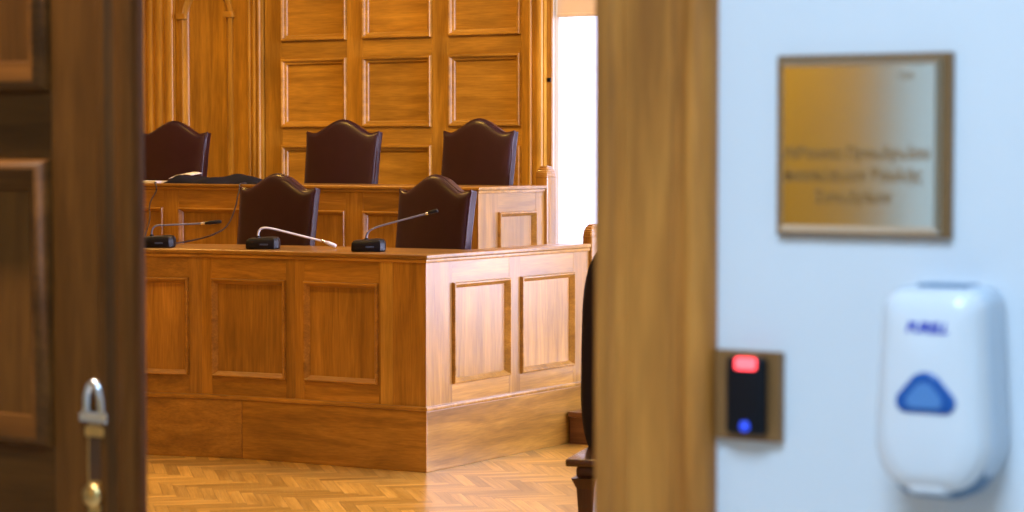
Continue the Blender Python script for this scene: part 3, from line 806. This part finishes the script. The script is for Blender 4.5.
# last corner of the triangle closes back to the first
bm = B(); rings(bm, [[FW.p(*q, h) for q in inset_poly(tri, t)] for t, h in ((0, .098), (0, .107), (.004, .109))]); ln = obj('sensor_window', bm, M_LENS, cov, world=True, label='teal triangular sensor window')
bm = B(); rings(bm, [[FW.p(cxd+(x-cxd)*s, 1.174+(z-1.174)*s, h) for x, z in tri] for s, h in ((.62, .107), (.6, .1105))]); obj('level_window', bm, M_LENSIN, ln, world=True)
wall_text('PURELL', .019, cxd-.026, 1.260, .1055, M_LOGO, cov, 'brand_lettering', .058, shear=.3, offset=.0008)
bm = B(); prism(bm, [(cxd-.026, YF0-.098), (cxd+.026, YF0-.098), (cxd+.034, YF0-.05), (cxd-.034, YF0-.05)], 1.048, 1.082, .008, 3); obj('nozzle', bm, M_DISP, dp, world=True, smooth=40)
bm = B(); rings(bm, [[FW.p(cxd+(x-cxd)*s, min(z, 1.2)-dz, h) for x, z in O] for s, dz, h in ((.9, 0, .012), (.93, .008, .02), (.93, .008, .066), (.88, 0, .076))]); obj('bottom_edge_shade', bm, M_SHADEP, dp, world=True, smooth=40)  # dark shell standing in for the shadow along the dispenser's bottom edge

# ------------------------------------------------------------------ lights
def area(name, loc, rot, sx, sy, power, color):
    d_ = bpy.data.lights.new(name, 'AREA'); d_.shape = 'RECTANGLE'; d_.size = sx; d_.size_y = sy; d_.energy = power; d_.color = color
    o = bpy.data.objects.new(name, d_); COL.objects.link(o); o.location = loc; o.rotation_euler = rot; return o
COOL = (.67, .68, 1.0)
area('daylight', ((WX[0][0]+WX[0][1])/2, YB+.60, 2.0), (R(-90), 0, 0), 2.4, 3.3, 120, COOL)
area('daylight', ((WX[1][0]+WX[1][1])/2, YB+.60, 2.0), (R(-90), 0, 0), 2.5, 3.3, 230, COOL)
area('daylight', (XR+.5, 10.6, 2.05), (0, R(90), 0), 3.3, 2.7, 1250, COOL)
# unseen ceiling lamps, added to light the court room warmly
for x, y in ((-9.6, 6.2), (-6.2, 6.2), (-9.6, 9.6), (-6.2, 9.6)):
    l = thing('ceiling_lamp', 'unseen round glass ceiling lamp added to light the court room', 'lamp', (x, y, ZC), 0, 'added ceiling lamps')
    bm = B(); lathe(bm, [(.05, 0), (.26, -.02), (.26, -.05)][::-1], (0, 0, 0), 28); obj('lamp_base', bm, M_BRASS2, l, smooth=40)
    bm = B(); lathe(bm, [(.02, -.16), (.12, -.145), (.2, -.105), (.24, -.05)], (0, 0, 0), 28); obj('lamp_glass', bm, M_BULB, l, smooth=60)
    d_ = bpy.data.lights.new('lamp_light', 'SPOT'); d_.energy = (175, 215, 290, 350)[[(-9.6, 6.2), (-6.2, 6.2), (-9.6, 9.6), (-6.2, 9.6)].index((x, y))]; d_.color = (1, .57, .105); d_.shadow_soft_size = .22; d_.spot_size = R(165); d_.spot_blend = .6
    o = bpy.data.objects.new('lamp_light', d_); COL.objects.link(o); o.location = (x, y, ZC-.2)
# added out-of-view corridor light: cool ceiling panel, warm spot on the oak wall
l = thing('added_panel_light', 'unseen flat white light panel added to the corridor ceiling for cool light', 'lamp', (-.9, .7, 3.4))
bm = B(); box(bm, -.64, .64, -.64, .64, -.03, 0, .006); obj('panel_frame', bm, M_WINWHITE, l)
area('panel_glow', (-.9, .7, 3.362), (0, 0, 0), 1.2, 1.2, 124, (.49, .725, 1.0))
d_ = bpy.data.lights.new('added_wall_washer', 'SPOT'); d_.energy = 300; d_.color = (1, .82, .5); d_.shadow_soft_size = .08; d_.spot_size = R(100); d_.spot_blend = .5  # added spot without fixture; warms the wall the brass plaque reflects
o = bpy.data.objects.new('added_wall_washer', d_); COL.objects.link(o); o.location = (-5.0, -1.4, 3.3); o.rotation_euler = (R(-28), 0, 0)

l = thing('added_downlight', 'unseen round downlight added in the corridor ceiling to light the door mouldings', 'lamp', (-3.1, 2.60, 3.4))
bm = B(); lathe(bm, [(.04, 0), (.09, 0), (.09, -.012), (.075, -.02), (.06, -.004), (.04, -.002)], (0, 0, 0), 24); obj('trim_ring', bm, M_CHROME, l, smooth=40)
d_ = bpy.data.lights.new('downlight', 'SPOT'); d_.energy = 420; d_.color = (1, .84, .66); d_.shadow_soft_size = .05; d_.spot_size = R(62); d_.spot_blend = .5  # added spot, grazes the door to bring out its mouldings
o = bpy.data.objects.new('downlight', d_); COL.objects.link(o); o.location = (-3.1, 2.60, 3.36); o.rotation_euler = (R(5), 0, 0)

wd = bpy.data.worlds.new('sky'); S.world = wd; wd.use_nodes = True
bg = next(n for n in wd.node_tree.nodes if n.type == 'BACKGROUND'); bg.inputs[0].default_value = (.44, .70, 1, 1); bg.inputs[1].default_value = 1.3

# ------------------------------------------------------------------ camera
cd = bpy.data.cameras.new('camera'); cam = bpy.data.objects.new('camera', cd); COL.objects.link(cam)
cam.location = (0, 0, 1.5)
cam.rotation_euler = (R(90)-math.atan(109/2250), 0, R(33))
cd.sensor_width = 36; cd.lens = 36*2250/1024; cd.clip_start = .05
cd.dof.use_dof = True; cd.dof.focus_distance = 11.0; cd.dof.aperture_fstop = 4.5; cd.dof.aperture_blades = 9
S.camera = cam
S.view_settings.view_transform = 'Standard'; S.view_settings.look = 'None'
S.view_settings.exposure = 0; S.view_settings.gamma = 1; S.view_settings.use_curve_mapping = False
S.cycles.use_denoising = True
S.cycles.max_bounces = 8; S.cycles.sample_clamp_indirect = 6
